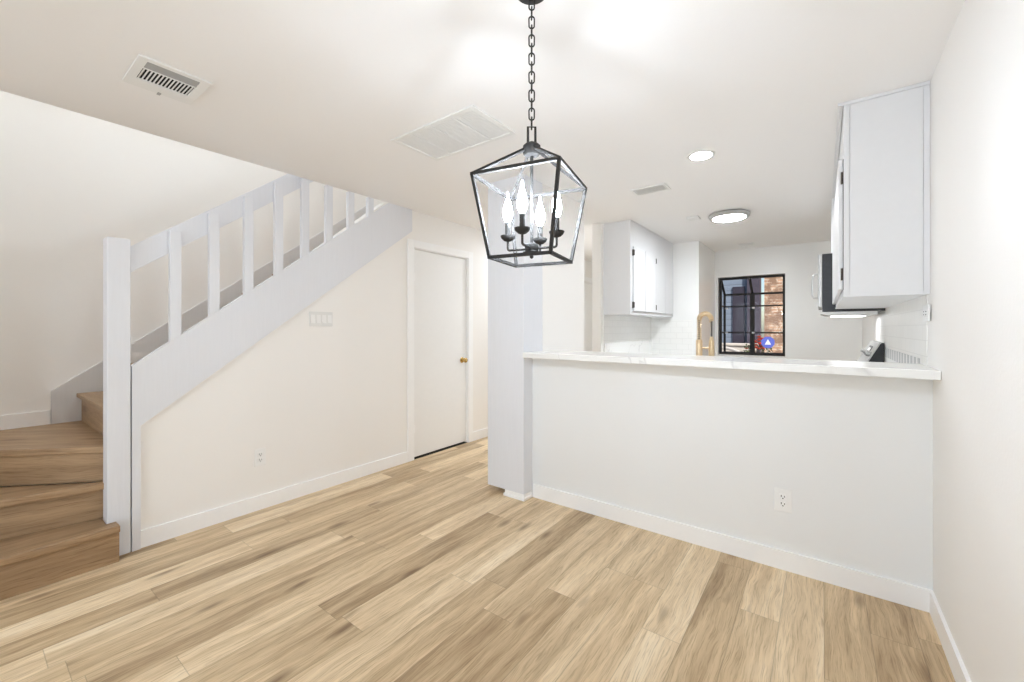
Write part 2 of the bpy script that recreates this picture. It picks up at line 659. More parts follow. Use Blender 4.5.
def flat_door(num, d, knob):
    a, b = d
    root = MB().box(XL - 0.050, XL - 0.014, a + 0.018, b - 0.018, 0.018, DZ - 0.018, 0.002).build('door_%d' % num, DOORW)
    struct(root)
    m = MB()
    c = 0.068
    m.box(XL, XL + 0.016, a - c, a + 0.008, 0, DZ + c, 0.003)
    m.box(XL, XL + 0.016, b - 0.008, b + c, 0, DZ + c, 0.003)
    m.box(XL, XL + 0.016, a + 0.008, b - 0.008, DZ - 0.008, DZ + c, 0.003)
    m.box(XL - 0.1, XL, a, a + 0.015, 0, DZ)
    m.box(XL - 0.1, XL, b - 0.015, b, 0, DZ)
    m.box(XL - 0.1, XL, a + 0.015, b - 0.015, DZ - 0.015, DZ)
    m.build('door_frame', TRIM, root)
    for hz in (0.25, 1.75):
        h = MB()
        h.tube([(XL - 0.006, a + 0.018, hz), (XL - 0.006, a + 0.018, hz + 0.09)], 0.006, 10)
        h.box(XL - 0.0145, XL - 0.0115, a + 0.010, a + 0.04, hz + 0.005, hz + 0.085)
        h.build('hinge', TRIM, root, smooth=True)
    if knob:
        ky, kz = b - 0.085, 0.935
        k = MB()
        k.lathe((XL - 0.0138, ky, kz), [(0.031, 0.0), (0.031, 0.004), (0.024, 0.009), (0.012, 0.012), (0.010, 0.03), (0.017, 0.036),
                                        (0.026, 0.045), (0.028, 0.055), (0.024, 0.064), (0.012, 0.069), (0.004, 0.070)], 'x', 24)
        k.build('door_handle', BRASS, root, smooth=True)['label'] = 'round brass knob'
    return root


flat_door(1, D1, True)
flat_door(2, D2, False)
struct(MB().box(XL - 0.1, XL, D1[0] + 0.016, D1[1] - 0.016, 0.0, 0.004).build('trim_2', DARK))  # dark sheet standing for the shade under the closet door

# ------------------------------------------------------------------ staircase
ST = thing('staircase', 'oak-plank winding staircase climbing between the white stringer and the left wall', 'staircase', (-3.9, 0.0, 0.0))


def board(name, p, q, depth_dir, w, z0, z1, mat, rounding=0.0):
    """straight board along p->q (xy), w metres deep towards depth_dir"""
    p, q = Vector((*p, 0)), Vector((*q, 0))
    d = Vector((*depth_dir, 0)).normalized() * w
    m = MB().prism([(p.x, p.y, z0), (q.x, q.y, z0), (q.x + d.x, q.y + d.y, z0), (p.x + d.x, p.y + d.y, z0)], (0, 0, z1 - z0), rounding)
    ang = math.atan2(q.y - p.y, q.x - p.x)
    return m.build(name, mat, ST, origin=((p.x + q.x) / 2, (p.y + q.y) / 2, z0), rotz=ang)


# nosing lines of the winders, as two points each (newel end first)
NB = 0.026          # nosing overhang
YQ, XQ = YN + 0.022, XB + 0.003
lines = [((-3.090, 0.545), (-3.090, YQ)),
         ((-3.272, 0.516), (-3.535, YQ)),
         ((-3.285, 0.516), (XB + 0.02, -0.585)),
         ((-3.325, 0.535), (XQ, 0.535))]


def back_normal(p, q):
    dx, dy = q[0] - p[0], q[1] - p[1]
    l = math.hypot(dx, dy)
    n = (dy / l, -dx / l)                       # candidate
    # the stairs climb away towards -x / +y
    return n if (-n[0] + n[1]) > 0 else (-n[0], -n[1])


polys = [
    [(-3.090, 0.545), (-3.090, YQ), (-3.600, YQ), (-3.300, 0.505), (-3.186, 0.505), (-3.186, 0.545)],
    [(-3.272, 0.505), (-3.535, YQ), (-4.38, YQ), (-3.320, 0.505)],
    [(-3.293, 0.505), (XQ, -0.585), (XQ, 0.575), (-3.330, 0.575), (-3.330, 0.505)],
]
for i, pl in enumerate(polys):
    z = RISE * (i + 1)
    p, q = lines[i]
    ang = math.atan2(q[1] - p[1], q[0] - p[0])
    t = MB().prism([(x, y, z - 0.030) for x, y in pl], (0, 0, 0.030), 0.005)
    t.build('tread', STEP, ST, origin=(p[0], p[1], z - 0.03), rotz=ang)
for i in range(3):
    p, q = lines[i]
    n = back_normal(p, q)
    p2 = (p[0] + n[0] * NB, p[1] + n[1] * NB)
    q2 = (q[0] + n[0] * NB, q[1] + n[1] * NB)
    z = RISE * i
    if i == 2:
        q2 = (XB + 0.016, q2[1])
    board('riser', p2, q2, n, 0.016, z, z + RISE - 0.030, STEP)
for i in range(3):                              # rounded nose strips of the three winders
    p, q = lines[i]
    n = back_normal(p, q)
    z = RISE * (i + 1)
    q3 = (q[0] + 0.03, q[1] + 0.03) if i == 2 else q
    p3 = (p[0] - n[0] * 0.004, p[1] - n[1] * 0.004)
    q3 = (q3[0] - n[0] * 0.004, q3[1] - n[1] * 0.004)
    board('nose_strip', p3, q3, n, 0.052, z - 0.034, z + 0.004, NOSE, 0.006)
NST = 13
XS = XL - 0.102
for k in range(3, NST):                         # straight flight
    y = 0.535 + (k - 3) * RUN
    z = RISE * k
    xr_ = -3.292 if k == 3 else XS
    board('riser', (XQ, y + NB), (xr_, y + NB), (0, 1), 0.016, z, z + RISE - 0.030, STEP)
    if k < NST - 1:
        m = MB().box(XQ, xr_, y, y + RUN + NB + 0.012, z + RISE - 0.030, z + RISE, 0.005)
        m.build('tread', STEP, ST, origin=(-3.9, y, z + RISE - 0.030))
# outer stringer with the narrow upright at its foot
y0, y1 = 0.612, 2.655
tp = lambda y: 1.075 + (y - 0.617) * 0.772
bt = lambda y: 0.721 + (y - 0.652) * 0.753
ytop = 0.617 + (HC - 1.075) / 0.772
m = MB().prism([(-3.2125, y0, 0.0), (-3.2125, 0.650, 0.0), (-3.2125, 0.650, bt(0.650)), (-3.2125, y1, bt(y1)), (-3.2125, y1, HC - 0.002),
                (-3.2125, ytop, HC - 0.002), (-3.2125, y0, tp(y0))], (0.0225, 0, 0))
m.build('stringer', STAIRW, ST)
m = MB().prism([(-3.250, y0 + 0.002, tp(y0) - 0.10), (-3.250, ytop - 0.14, HC - 0.12), (-3.250, ytop - 0.03, HC - 0.028), (-3.250, y0 + 0.002, tp(y0) - 0.002)], (0.037, 0, 0))
m.build('stringer_cap', STAIRW, ST)
# wall skirt board behind the steps
sk0 = 0.410
sk = lambda y: 0.843 + (y - sk0) * 0.752
pts = [(XB + 0.001, sk0, 3 * RISE), (XB + 0.001, 0.535 + NB, 3 * RISE), (XB + 0.001, 3.0, nose(3.0) - 0.30), (XB + 0.001, 3.0, sk(3.0)), (XB + 0.001, sk0, sk(sk0))]
m = MB().prism(pts, (0.018, 0, 0))
sb = m.build('skirt_board', SKIRT, ST)
sb['label'] = 'grey painted skirt board'

# ------------------------------------------------------------------ railing
RL = thing('stair_railing', 'white painted wooden railing with square balusters on the stair stringer', 'railing', (-3.23, 0.56, 0.0))
NX0, NX1, NY0, NY1 = -3.292, -3.187, 0.507, 0.606
m = MB()
m.box(NX0, NX1, NY0, NY1, 0.0, 1.80, 0.004)
m.bm.verts.ensure_lookup_table()
m.build('newel_post', STAIRW, RL)
rt = lambda y: 1.765 + (y - 0.612) * 0.772
rbm = lambda y: 1.612 + (y - 0.612) * 0.772
ye = 0.612 + (HC - 1.765) / 0.772
ye2 = 0.612 + (HC - 1.612) / 0.772
m = MB().prism([(-3.262, 0.606, rbm(0.606)), (-3.262, ye2 + 0.06, rbm(ye2 + 0.06)), (-3.262, ye2 + 0.06, rt(ye2 + 0.06)), (-3.262, 0.606, rt(0.606))], (0.038, 0, 0), 0.003)
m.build('handrail', STAIRW, RL)
for yb in (0.786, 0.990, 1.194, 1.394, 1.588, 1.781, 1.975, 2.165):
    w = 0.056
    ztop = min(rt(yb) - 0.015, HC - 0.003)
    m = MB()
    zb0, zb1 = tp(yb), tp(yb + w)
    zt0, zt1 = ztop, min(rt(yb + w) - 0.03, HC - 0.003)
    zt1 = zt0
    m.prism([(-3.2235, yb, zb0), (-3.2235, yb + w, zb1), (-3.2235, yb + w, zt1), (-3.2235, yb, zt0)], (0.038, 0, 0), 0.002)
    m.build('baluster', STAIRW, RL)

# ------------------------------------------------------------------ bar top
m = MB().prism([(-1.786, 2.520, 1.0695), (XR - 0.001, 2.478, 1.0695), (XR - 0.001, 2.93, 1.0695), (-1.786, 2.93, 1.0695)], (0, 0, 0.040), 0.004)
bar = m.build('bar_countertop', MARBLE)
tag(bar, 'long white marble bar top with faint grey veins on the half wall', 'countertop')

# ------------------------------------------------------------------ lantern pendant
LX, LY = -0.822, 1.216
LN = thing('lantern_pendant', 'open cage lantern chandelier with four lit candle bulbs hanging on a chain', 'chandelier', (LX, LY, 1.52))
m = MB()
m.lathe((LX, LY, 0), [(0.010, 2.4585), (0.030, 2.4600), (0.046, 2.4630), (0.056, 2.4680), (0.059, 2.4752)], 'z', 40)
m.tube([(LX + 0.009 * math.cos(a), LY, 2.451 + 0.009 * math.sin(a)) for a in [2 * PI * i / 16 for i in range(16)]], 0.0025, 8, True)
m.build('canopy', DARKM, LN, smooth=True)


def link_pts(cx, cy, cz, hw, hh, ang, n=20):
    """stadium shaped ring in a vertical plane"""
    out = []
    for i in range(n):
        a = 2 * PI * i / n
        x = hw * math.cos(a)
        z = hw * math.sin(a) + (hh - hw) * (1 if math.sin(a) >= 0 else -1)
        out.append((cx + x * math.cos(ang), cy + x * math.sin(ang), cz + z))
    return out


m = MB()
ztop, zbot = 2.447, 1.990
NL = 14
for i in range(NL):
    z = ztop - 0.019 - i * (ztop - zbot - 0.038) / (NL - 1)
    m.tube(link_pts(LX, LY, z, 0.0095, 0.021, math.radians(38 + (90 if i % 2 else 0))), 0.0026, 8, True)
m.build('chain', DARKM, LN, smooth=True)
m = MB()
m.tube([(LX - 0.0130 * math.cos(0.7), LY - 0.0130 * math.sin(0.7), 1.942), (LX - 0.0130 * math.cos(0.7), LY - 0.0130 * math.sin(0.7), 1.996),
        (LX + 0.0130 * math.cos(0.7), LY + 0.0130 * math.sin(0.7), 1.996), (LX + 0.0130 * math.cos(0.7), LY + 0.0130 * math.sin(0.7), 1.942)], 0.0032, square=True)
m.build('hanging_loop', DARKM, LN)
m = MB()
m.lathe((LX, LY, 0), [(0.010, 1.893), (0.026, 1.896), (0.031, 1.904), (0.031, 1.928), (0.022, 1.936), (0.012, 1.941), (0.006, 1.944)], 'z', 28)
m.build('top_cap', DARKM, LN, smooth=True)
ZT, ZB, RT_, RB_ = 1.804, 1.529, 0.2153, 0.1550
th = [math.radians(236.79 + 90 * k) for k in range(4)]
T = [Vector((LX + RT_ * math.cos(a), LY + RT_ * math.sin(a), ZT)) for a in th]
B = [Vector((LX + RB_ * math.cos(a), LY + RB_ * math.sin(a), ZB)) for a in th]
A = [Vector((LX + 0.026 * math.cos(a), LY + 0.026 * math.sin(a), 1.914)) for a in th]
m = MB()
r = 0.0052
for k in range(4):
    j = (k + 1) % 4
    for p, q in ((T[k], T[j]), (B[k], B[j])):
        e = (q - p).normalized() * r
        m.tube([p - e, q + e], r, square=True)
    rad = Vector((math.cos(th[k]), math.sin(th[k]), 0))
    tan = Vector((-math.sin(th[k]), math.cos(th[k]), 0))
    up = (rad + tan)
    m.tube([B[k], T[k]], r, square=True, up=up)
    m.tube([T[k], A[k]], r * 0.95, square=True, up=up)
m.build('cage_frame', DARKM, LN)
m = MB()
m.tube([(LX, LY, 1.57), (LX, LY, 1.90)], 0.0055, 12)
m.build('stem', DARKM, LN, smooth=True)
m = MB()
m.lathe((LX, LY, 0), [(0.002, 1.533), (0.006, 1.536), (0.007, 1.541), (0.004, 1.545), (0.012, 1.548), (0.030, 1.551), (0.031, 1.556), (0.022, 1.559),
                      (0.024, 1.562), (0.025, 1.578), (0.021, 1.584), (0.008, 1.587)], 'z', 28)
m.build('hub', DARKM, LN, smooth=True)
ARM_R = 0.091
for k in range(4):
    a = math.radians(-166 + 90 * k)
    ux, uy = math.cos(a), math.sin(a)
    cx, cy = LX + ARM_R * ux, LY + ARM_R * uy
    am = MB()
    am.tube([(LX + 0.02 * ux, LY + 0.02 * uy, 1.568), (cx - 0.006 * ux, cy - 0.006 * uy, 1.568), (cx - 0.0015 * ux, cy - 0.0015 * uy, 1.570), (cx, cy, 1.575), (cx, cy, 1.602)], 0.0042, 10)
    arm = am.build('arm', DARKM, LN, smooth=True)
    MB().lathe((cx, cy, 0), [(0.006, 1.600), (0.014, 1.603), (0.023, 1.611), (0.0265, 1.618), (0.0265, 1.621), (0.012, 1.622)], 'z', 24).build('drip_cup', DARKM, arm, smooth=True)
    MB().lathe((cx, cy, 0), [(0.0095, 1.6215), (0.0095, 1.667), (0.0075, 1.669)], 'z', 18).build('candle_sleeve', DARKM, arm, smooth=True)
    MB().lathe((cx, cy, 0), [(0.0065, 1.6692), (0.010, 1.675), (0.0155, 1.688), (0.0172, 1.700), (0.0160, 1.715), (0.0120, 1.732),
                             (0.0070, 1.748), (0.0040, 1.760), (0.0028, 1.772), (0.0010, 1.778)], 'z', 20).build('bulb', BULB, arm, smooth=True)

LN.location = (-0.796, 1.178, 1.513)
LN.scale = (0.97, 0.97, 0.97)

# ------------------------------------------------------------------ ceiling fittings


def ceiling_vent(x0, x1, y0, y1, fr, label, fins, along, group=None, name='ceiling_vent', blade=VENTW, tilt=0.5, drop=0.0055):
    """register: flanged frame, dark throat, tilted fins"""
    t = thing(name, label, 'vent', ((x0 + x1) / 2, (y0 + y1) / 2, HC - 0.012), group)
    m = MB()
    z0, z1 = HC - 0.010, HC - 0.0005
    m.box(x0, x1, y0, y0 + fr, z0, z1, 0.002)
    m.box(x0, x1, y1 - fr, y1, z0, z1, 0.002)
    m.box(x0, x0 + fr, y0 + fr - 0.002, y1 - fr + 0.002, z0, z1, 0.002)
    m.box(x1 - fr, x1, y0 + fr - 0.002, y1 - fr + 0.002, z0, z1, 0.002)
    m.build('frame', VENTW, t)
    MB().box(x0 + fr, x1 - fr, y0 + fr, y1 - fr, HC - 0.0022, HC - 0.0008).build('throat', DARK if blade is not RETW else VENTW, t)
    m = MB()
    for i in range(fins):
        f = (i + 0.5) / fins
        if along == 'x':
            yc = y0 + fr + f * (y1 - y0 - 2 * fr)
            w = (y1 - y0 - 2 * fr) / fins * tilt
            m.prism([(x0 + fr, yc - w / 2, HC - 0.004 - drop), (x0 + fr, yc + w / 2, HC - 0.004), (x0 + fr, yc + w / 2, HC - 0.0028), (x0 + fr, yc - w / 2, HC - 0.0028 - drop)], (x1 - x0 - 2 * fr, 0, 0))
        else:
            xc = x0 + fr + f * (x1 - x0 - 2 * fr)
            w = (x1 - x0 - 2 * fr) / fins * tilt
            m.prism([(xc - w / 2, y0 + fr, HC - 0.0095), (xc + w / 2, y0 + fr, HC - 0.004), (xc + w / 2, y0 + fr, HC - 0.0028), (xc - w / 2, y0 + fr, HC - 0.0083)], (0, y1 - y0 - 2 * fr, 0))
    m.build('fin', blade, t)
    return t


# register with deflector blade and open cross fins
vx0, vx1, vy0, vy1 = -2.598, -2.293, 0.462, 0.724
t = thing('ceiling_vent', 'white floor-style register with open black slots, on the ceiling beside the stairwell', 'vent', ((vx0 + vx1) / 2, (vy0 + vy1) / 2, HC - 0.012), 'ceiling registers')
ox0, ox1, oy0, oy1 = -2.512, -2.322, 0.496, 0.686
m = MB()
zf0, zf1 = HC - 0.009, HC - 0.0005
m.box(vx0, ox0, vy0, vy1, zf0, zf1, 0.002)
m.box(ox1, vx1, vy0, vy1, zf0, zf1, 0.002)
m.box(ox0 - 0.002, ox1 + 0.002, vy0, oy0, zf0, zf1, 0.002)
m.box(ox0 - 0.002, ox1 + 0.002, oy1, vy1, zf0, zf1, 0.002)
m.box(-2.394, -2.386, oy0, oy1, zf0, zf1)
m.build('frame', VENTW, t)
MB().box(ox0, ox1, oy0, oy1, HC - 0.0022, HC - 0.0008).build('throat', DARK, t)
m = MB()
for i in range(14):
    yy = oy0 + (i + 0.5) * (oy1 - oy0) / 14
    m.box(ox0, -2.394, yy - 0.0026, yy + 0.0026, HC - 0.0050, HC - 0.0026)
m.build('fin', VENTW, t)
m = MB()
for xx in (-2.384, -2.353):
    m.prism([(xx, oy0, HC - 0.008), (xx + 0.029, oy0, HC - 0.004), (xx + 0.029, oy0, HC - 0.0026), (xx, oy0, HC - 0.0066)], (0, oy1 - oy0, 0))
m.build('deflector', VENTG, t)
m = MB()
m.box(-2.600, -2.576, 0.588, 0.602, HC - 0.014, HC - 0.009, 0.002)
m.build('lever', VENTG, t)

ceiling_vent(-1.285, -1.003, 3.355, 3.535, 0.018, 'small white slatted vent on the ceiling above the bar, next to the round downlight', 15, 'y', 'ceiling registers', tilt=0.42, blade=VENTW, drop=0.0010)
ceiling_vent(-0.925, -0.745, 6.405, 6.535, 0.018, 'tiny pale vent on the kitchen ceiling just before the window wall', 8, 'x', 'ceiling registers', tilt=0.9, blade=RETW)

# return air grille
gx0, gx1, gy0, gy1 = -2.112, -1.442, 1.592, 1.972
t = ceiling_vent(gx0, gx1, gy0, gy1, 0.026, 'large white return air grille flush on the ceiling behind the lantern', 24, 'x', None, 'return_air_grille', RETW, 1.0, 0.0022)
m = MB()
for f in (0.25, 0.5, 0.75):
    xx = gx0 + f * (gx1 - gx0)
    m.box(xx - 0.006, xx + 0.006, gy0 + 0.026, gy1 - 0.026, HC - 0.0115, HC - 0.0095)
m.build('cross_bar', RETW, t)

# recessed downlight
t = thing('recessed_downlight', 'small round lit recessed downlight in the ceiling above the bar top', 'ceiling light', (-0.65, 2.975, HC - 0.006))
m = MB().lathe((-0.65, 2.975, 0), [(0.066, HC - 0.0015), (0.066, HC - 0.005), (0.080, HC - 0.006), (0.086, HC - 0.003), (0.086, HC - 0.0005)], 'z', 48)
m.build('trim_ring', VENTW, t, smooth=True)
MB().lathe((-0.65, 2.975, 0), [(0.065, HC - 0.0062), (0.065, HC - 0.0052)], 'z', 48).build('lens', LENS, t)


def flush_light(x, y, r, label, glow):
    t = thing('flush_ceiling_light', label, 'ceiling light', (x, y, HC - 0.05))
    m = MB().lathe((x, y, 0), [(r * 0.82, HC - 0.046), (r * 0.94, HC - 0.046), (r, HC - 0.036), (r, HC - 0.012), (r * 0.9, HC - 0.0005)], 'z', 64)
    m.build('rim', STEELD, t, smooth=True)
    m = MB().lathe((x, y, 0), [(0.02, HC - 0.0505), (r * 0.5, HC - 0.0500), (r * 0.76, HC - 0.0480), (r * 0.81, HC - 0.0462)], 'z', 64)
    m.build('diffuser', glow, t, smooth=True)
    return t


flush_light(-0.755, 4.66, 0.185, 'round flush ceiling light with a grey rim, lit, in the kitchen', DISC)
flush_light(-2.75, 4.55, 0.16, 'round flush ceiling light in the hall beyond the column', HALL_FILL)  # hidden fixture, added because the hall would be dark

m = MB().box(-1.128, -1.018, 4.53, 4.645, HC - 0.022, HC - 0.0005, 0.006)
tag(m.build('ceiling_plate', VENTW), 'small square white plate on the kitchen ceiling beside the round light', 'ceiling plate')

# unseen lamp added upstairs to brighten the stairwell walls
stair_fill = lamp('upstairs_lamp', 'POINT', (-3.75, 1.1, 4.72), (0, 0, 0), 36.0, (0.84, 0.92, 1.0), shadow_soft_size=0.15)

# ------------------------------------------------------------------ outlets and switches


def outlet_on_half(x, z, label):
    """duplex receptacle on the half wall (faces -y)"""
    t = thing('wall_outlet', label, 'outlet', (x, YH, z), 'duplex outlets')
    MB().box(x - 0.040, x + 0.040, YH - 0.006, YH - 0.0003, z - 0.061, z + 0.061, 0.003).build('cover_plate', PLASTIC, t)
    for s in (-1, 1):
        zc = z + s * 0.0195
        rc = MB().box(x - 0.017, x + 0.017, YH - 0.0085, YH - 0.0055, zc - 0.014, zc + 0.014, 0.003).build('receptacle', PLASTIC, t)
        sl = MB()
        sl.box(x - 0.0090, x - 0.0055, YH - 0.0092, YH - 0.0080, zc - 0.001, zc + 0.009)
        sl.box(x + 0.0055, x + 0.0090, YH - 0.0092, YH - 0.0080, zc - 0.001, zc + 0.007)
        sl.lathe((x, YH - 0.0092, zc - 0.008), [(0.0032, 0), (0.0032, 0.0012)], 'y', 10)
        sl.build('slot', DARK, rc)
    return t


def outlet_on_left(y, z, label):
    t = thing('wall_outlet', label, 'outlet', (XL, y, z), 'duplex outlets')
    MB().box(XL + 0.0003, XL + 0.006, y - 0.038, y + 0.038, z - 0.060, z + 0.060, 0.003).build('cover_plate', PLASTIC, t)
    for s in (-1, 1):
        zc = z + s * 0.0195
        rc = MB().box(XL + 0.0055, XL + 0.0085, y - 0.017, y + 0.017, zc - 0.014, zc + 0.014, 0.003).build('receptacle', PLASTIC, t)
        sl = MB()
        sl.box(XL + 0.0080, XL + 0.0092, y - 0.0090, y - 0.0055, zc - 0.001, zc + 0.009)
        sl.box(XL + 0.0080, XL + 0.0092, y + 0.0055, y + 0.0090, zc - 0.001, zc + 0.007)
        sl.lathe((XL + 0.0080, y, zc - 0.008), [(0.0032, 0), (0.0032, 0.0012)], 'x', 10)
        sl.build('slot', DARK, rc)
    return t


outlet_on_half(-0.171, 0.368, 'white duplex outlet low on the half wall under the bar top')
outlet_on_left(1.302, 0.371, 'white duplex outlet low on the wall under the stair stringer')
sy, sz = 1.751, 1.362
t = thing('switch_plate', 'wide white switch plate with four rockers on the wall below the stringer', 'light switch', (XL, sy, sz))
MB().box(XL + 0.0003, XL + 0.0090, sy - 0.095, sy + 0.095, sz - 0.058, sz + 0.058, 0.002).build('cover_plate', PLATE, t)
for k in range(4):
    yc = sy - 0.069 + k * 0.046
    MB().prism([(XL + 0.0085, yc - 0.0165, sz - 0.033), (XL + 0.0160, yc - 0.0165, sz - 0.033), (XL + 0.0110, yc - 0.0165, sz), (XL + 0.0098, yc - 0.0165, sz + 0.033), (XL + 0.0085, yc - 0.0165, sz + 0.033)], (0, 0.033, 0), 0.0007).build('rocker', PLASTIC, t)
oy, oz = 2.742, 1.360
t = thing('wall_outlet', 'white outlet plate on the tiled right wall below the end of the wall cabinet', 'outlet', (XR, oy, oz))
MB().box(XR - 0.0115, XR - 0.0042, oy - 0.062, oy + 0.062, oz - 0.038, oz + 0.038, 0.003).build('cover_plate', PLASTIC, t)
for s in (-1, 1):
    yc = oy + s * 0.026
    rc = MB().box(XR - 0.0145, XR - 0.0110, yc - 0.018, yc + 0.018, oz - 0.017, oz + 0.017, 0.002).build('receptacle', PLASTIC, t)
    sl = MB()
    for dz in (-0.007, 0.007):
        sl.box(XR - 0.0152, XR - 0.0140, yc - 0.010, yc + 0.004, oz + dz - 0.002, oz + dz + 0.002)
    sl.build('slot', DARK, rc)

# ------------------------------------------------------------------ kitchen: wall cabinets on the left
LC = thing('wall_cabinet', 'white wall cabinet with four flat doors hung on the left kitchen wall', 'cabinet', (-1.79, 5.08, 1.44))
LY0, LY1, LXF = 4.285, 5.848, -1.635
m = MB()
m.box(XK, LXF - 0.016, LY0, LY1, 1.440, HC - 0.001)
m.box(LXF - 0.016, LXF, LY0, LY1, 2.168, HC - 0.001)
m.box(LXF - 0.016, LXF, LY0, LY1, 1.440, 1.472)
m.box(LXF - 0.016, LXF, LY0, 4.345, 1.472, 2.168)
m.box(LXF - 0.016, LXF, 5.800, LY1, 1.472, 2.168)
m.box(LXF - 0.012, LXF + 0.004, LY0 - 0.004, LY1, 2.424, HC - 0.001)
m.build('body', CABW, LC)
dy = [4.345, 4.700, 5.075, 5.440, 5.800]
for k in range(4):
    a, b = dy[k] + 0.003, dy[k + 1] - 0.003
    d = MB().box(LXF - 0.014, LXF + 0.019, a, b, 1.475, 2.165, 0.002).build('door', CABW, LC)
    yh = a - 0.004 if k in (0, 2) else b + 0.004
    for zz in ((1.51, 2.07) if k < 3 else ()):
        h = MB()
        h.tube([(LXF + 0.021, yh, zz), (LXF + 0.021, yh, zz + 0.058)], 0.0060, 8)
        h.box(LXF + 0.0005, LXF + 0.0200, yh - 0.006, yh + 0.002, zz - 0.004, zz + 0.062)
        h.build('hinge', HINGE, d, smooth=True)['label'] = 'dark metal hinge'

# wall cabinets on the right
RC = thing('wall_cabinet', 'tall white wall cabinet run on the right wall, end panel towards the dining room', 'cabinet', (0.25, 3.5, 1.45))
RY0, RY1, RXF = 2.720, 4.398, 0.0860
m = MB()
m.box(RXF, XR - 0.001, RY0, RY1, 1.455, HC - 0.001, 0.002)
m.box(RXF - 0.001, RXF + 0.0215, RY0 - 0.006, RY0 + 0.01, 1.4565, HC - 0.018)
m.box(RXF + 0.0240, XR - 0.0240, RY0 - 0.006, RY0 + 0.004, 1.4565, HC - 0.018)
m.box(XR - 0.0220, XR - 0.001, RY0 - 0.006, RY0 + 0.004, 1.4565, HC - 0.018)
m.box(RXF - 0.004, XR - 0.001, RY0 - 0.008, RY1, 1.448, 1.456)
m.build('body', CABW, RC)
m = MB()
m.prism([(0.062, RY0 - 0.012, HC - 0.001), (0.062, RY0 - 0.012, HC - 0.010), (0.070, RY0 - 0.012, HC - 0.016), (RXF - 0.003, RY0 - 0.012, HC - 0.018), (RXF - 0.003, RY0 - 0.012, HC - 0.001)], (0, 2.45, 0))
m.box(RXF - 0.0029, XR - 0.001, RY0 - 0.012, RY0 - 0.0062, HC - 0.017, HC - 0.001)
m.build('crown_trim', CABW, RC)
dd = [2.735, 3.150, 3.565, 3.980, 4.392]
for k in range(4):
    a, b = dd[k] + 0.003, dd[k + 1] - 0.003
    d = MB().box(RXF - 0.022, RXF - 0.003, a, b, 1.487, 2.16, 0.004).build('door', CABW, RC)
    yh = a - 0.004 if k in (0, 2) else b + 0.003
    for zz in (1.535, 2.03):
        h = MB()
        h.tube([(RXF - 0.008, yh, zz), (RXF - 0.008, yh, zz + 0.062)], 0.0045, 8)
        h.box(RXF - 0.0035, RXF - 0.0003, yh - 0.006, yh + 0.004, zz - 0.004, zz + 0.066)
        h.build('hinge', HINGE, d, smooth=True)['label'] = 'dark metal hinge'
    if k == 0:
        MB().box(RXF - 0.0029, RXF - 0.0001, a + 0.001, a + 0.012, 1.487, 2.16).build('door_gasket', HINGE, d)  # dark strip painted in for the shade inside the door gap

OC = thing('wall_cabinet', 'short white cabinet directly above the microwave', 'cabinet', (0.25, 4.78, 1.93))
MB().box(RXF, XR - 0.001, 4.402, 5.16, 1.925, HC - 0.001, 0.002).build('body', CABW, OC)
for a, b in ((4.405, 4.777), (4.783, 5.155)):
    MB().box(RXF - 0.022, RXF - 0.003, a, b, 1.935, 2.38, 0.004).build('door', CABW, OC)

# microwave over the range
MW = thing('microwave', 'black and steel over-the-range microwave at the far end of the right wall cabinets', 'microwave', (0.2, 4.78, 1.40))
my0, my1 = 4.402, 5.158
m = MB()
m.box(-0.004, XR - 0.001, my0, my1, 1.428, 1.918, 0.003)
m.build('case', BLACK, MW)
m = MB()
m.prism([(-0.020, my0 + 0.002, 1.418), (0.030, my0 + 0.002, 1.400), (XR - 0.05, my0 + 0.002, 1.400), (XR - 0.05, my0 + 0.002, 1.427), (-0.020, my0 + 0.002, 1.427)], (0, my1 - my0 - 0.004, 0), 0.002)
m.build('underside', VENTW, MW)['label'] = 'pale underside panel'
md = MB().box(-0.034, -0.005, my0 + 0.002, my1 - 0.19, 1.470, 1.915, 0.004).build('door', STEELD, MW)
MB().box(-0.0355, -0.0335, my0 + 0.08, my1 - 0.30, 1.54, 1.86, 0.0005).build('window', BLACK, md)
m = MB()
hp = [(-0.034, my0 + 0.04, 1.752), (-0.062, my0 + 0.04, 1.752), (-0.071, my0 + 0.04, 1.735), (-0.074, my0 + 0.04, 1.65), (-0.071, my0 + 0.04, 1.565), (-0.062, my0 + 0.04, 1.548), (-0.034, my0 + 0.04, 1.548)]
m.tube(hp, 0.007, 10)
m.build('handle', STEEL, md, smooth=True)
MB().box(-0.034, -0.005, my1 - 0.188, my1 - 0.002, 1.470, 1.915, 0.004).build('control_panel', BLACK, MW)

mlz = MB().box(0.06, 0.30, my0 + 0.42, my1 - 0.06, 1.3975, 1.3998).build('lamp_lens', COOK, MW)
mlz['label'] = 'lit cooktop lamp'

# range with slanted back control panel
RG = thing('range_stove', 'steel electric range with slanted back control panel beneath the microwave', 'stove', (0.05, 4.78, 0.0))
m = MB()
m.box(-0.245, XR - 0.012, my0 + 0.004, my1 - 0.004, 0.09, 0.905, 0.004)
m.box(-0.20, XR - 0.02, my0 + 0.02, my1 - 0.02, 0.0, 0.09)
m.build('body', BLACK, RG)
MB().box(-0.262, 0.245, my0 + 0.002, my1 - 0.002, 0.905, 0.921, 0.004).build('cooktop', BLACK, RG)
od = MB().box(-0.275, -0.246, my0 + 0.01, my1 - 0.01, 0.27, 0.80, 0.005).build('oven_door', STEEL, RG)
m = MB()
m.tube([(-0.275, my0 + 0.06, 0.755), (-0.315, my0 + 0.06, 0.755), (-0.318, my0 + 0.10, 0.755), (-0.318, my1 - 0.10, 0.755), (-0.315, my1 - 0.06, 0.755), (-0.275, my1 - 0.06, 0.755)], 0.010, 10)
m.build('handle', STEEL, od, smooth=True)
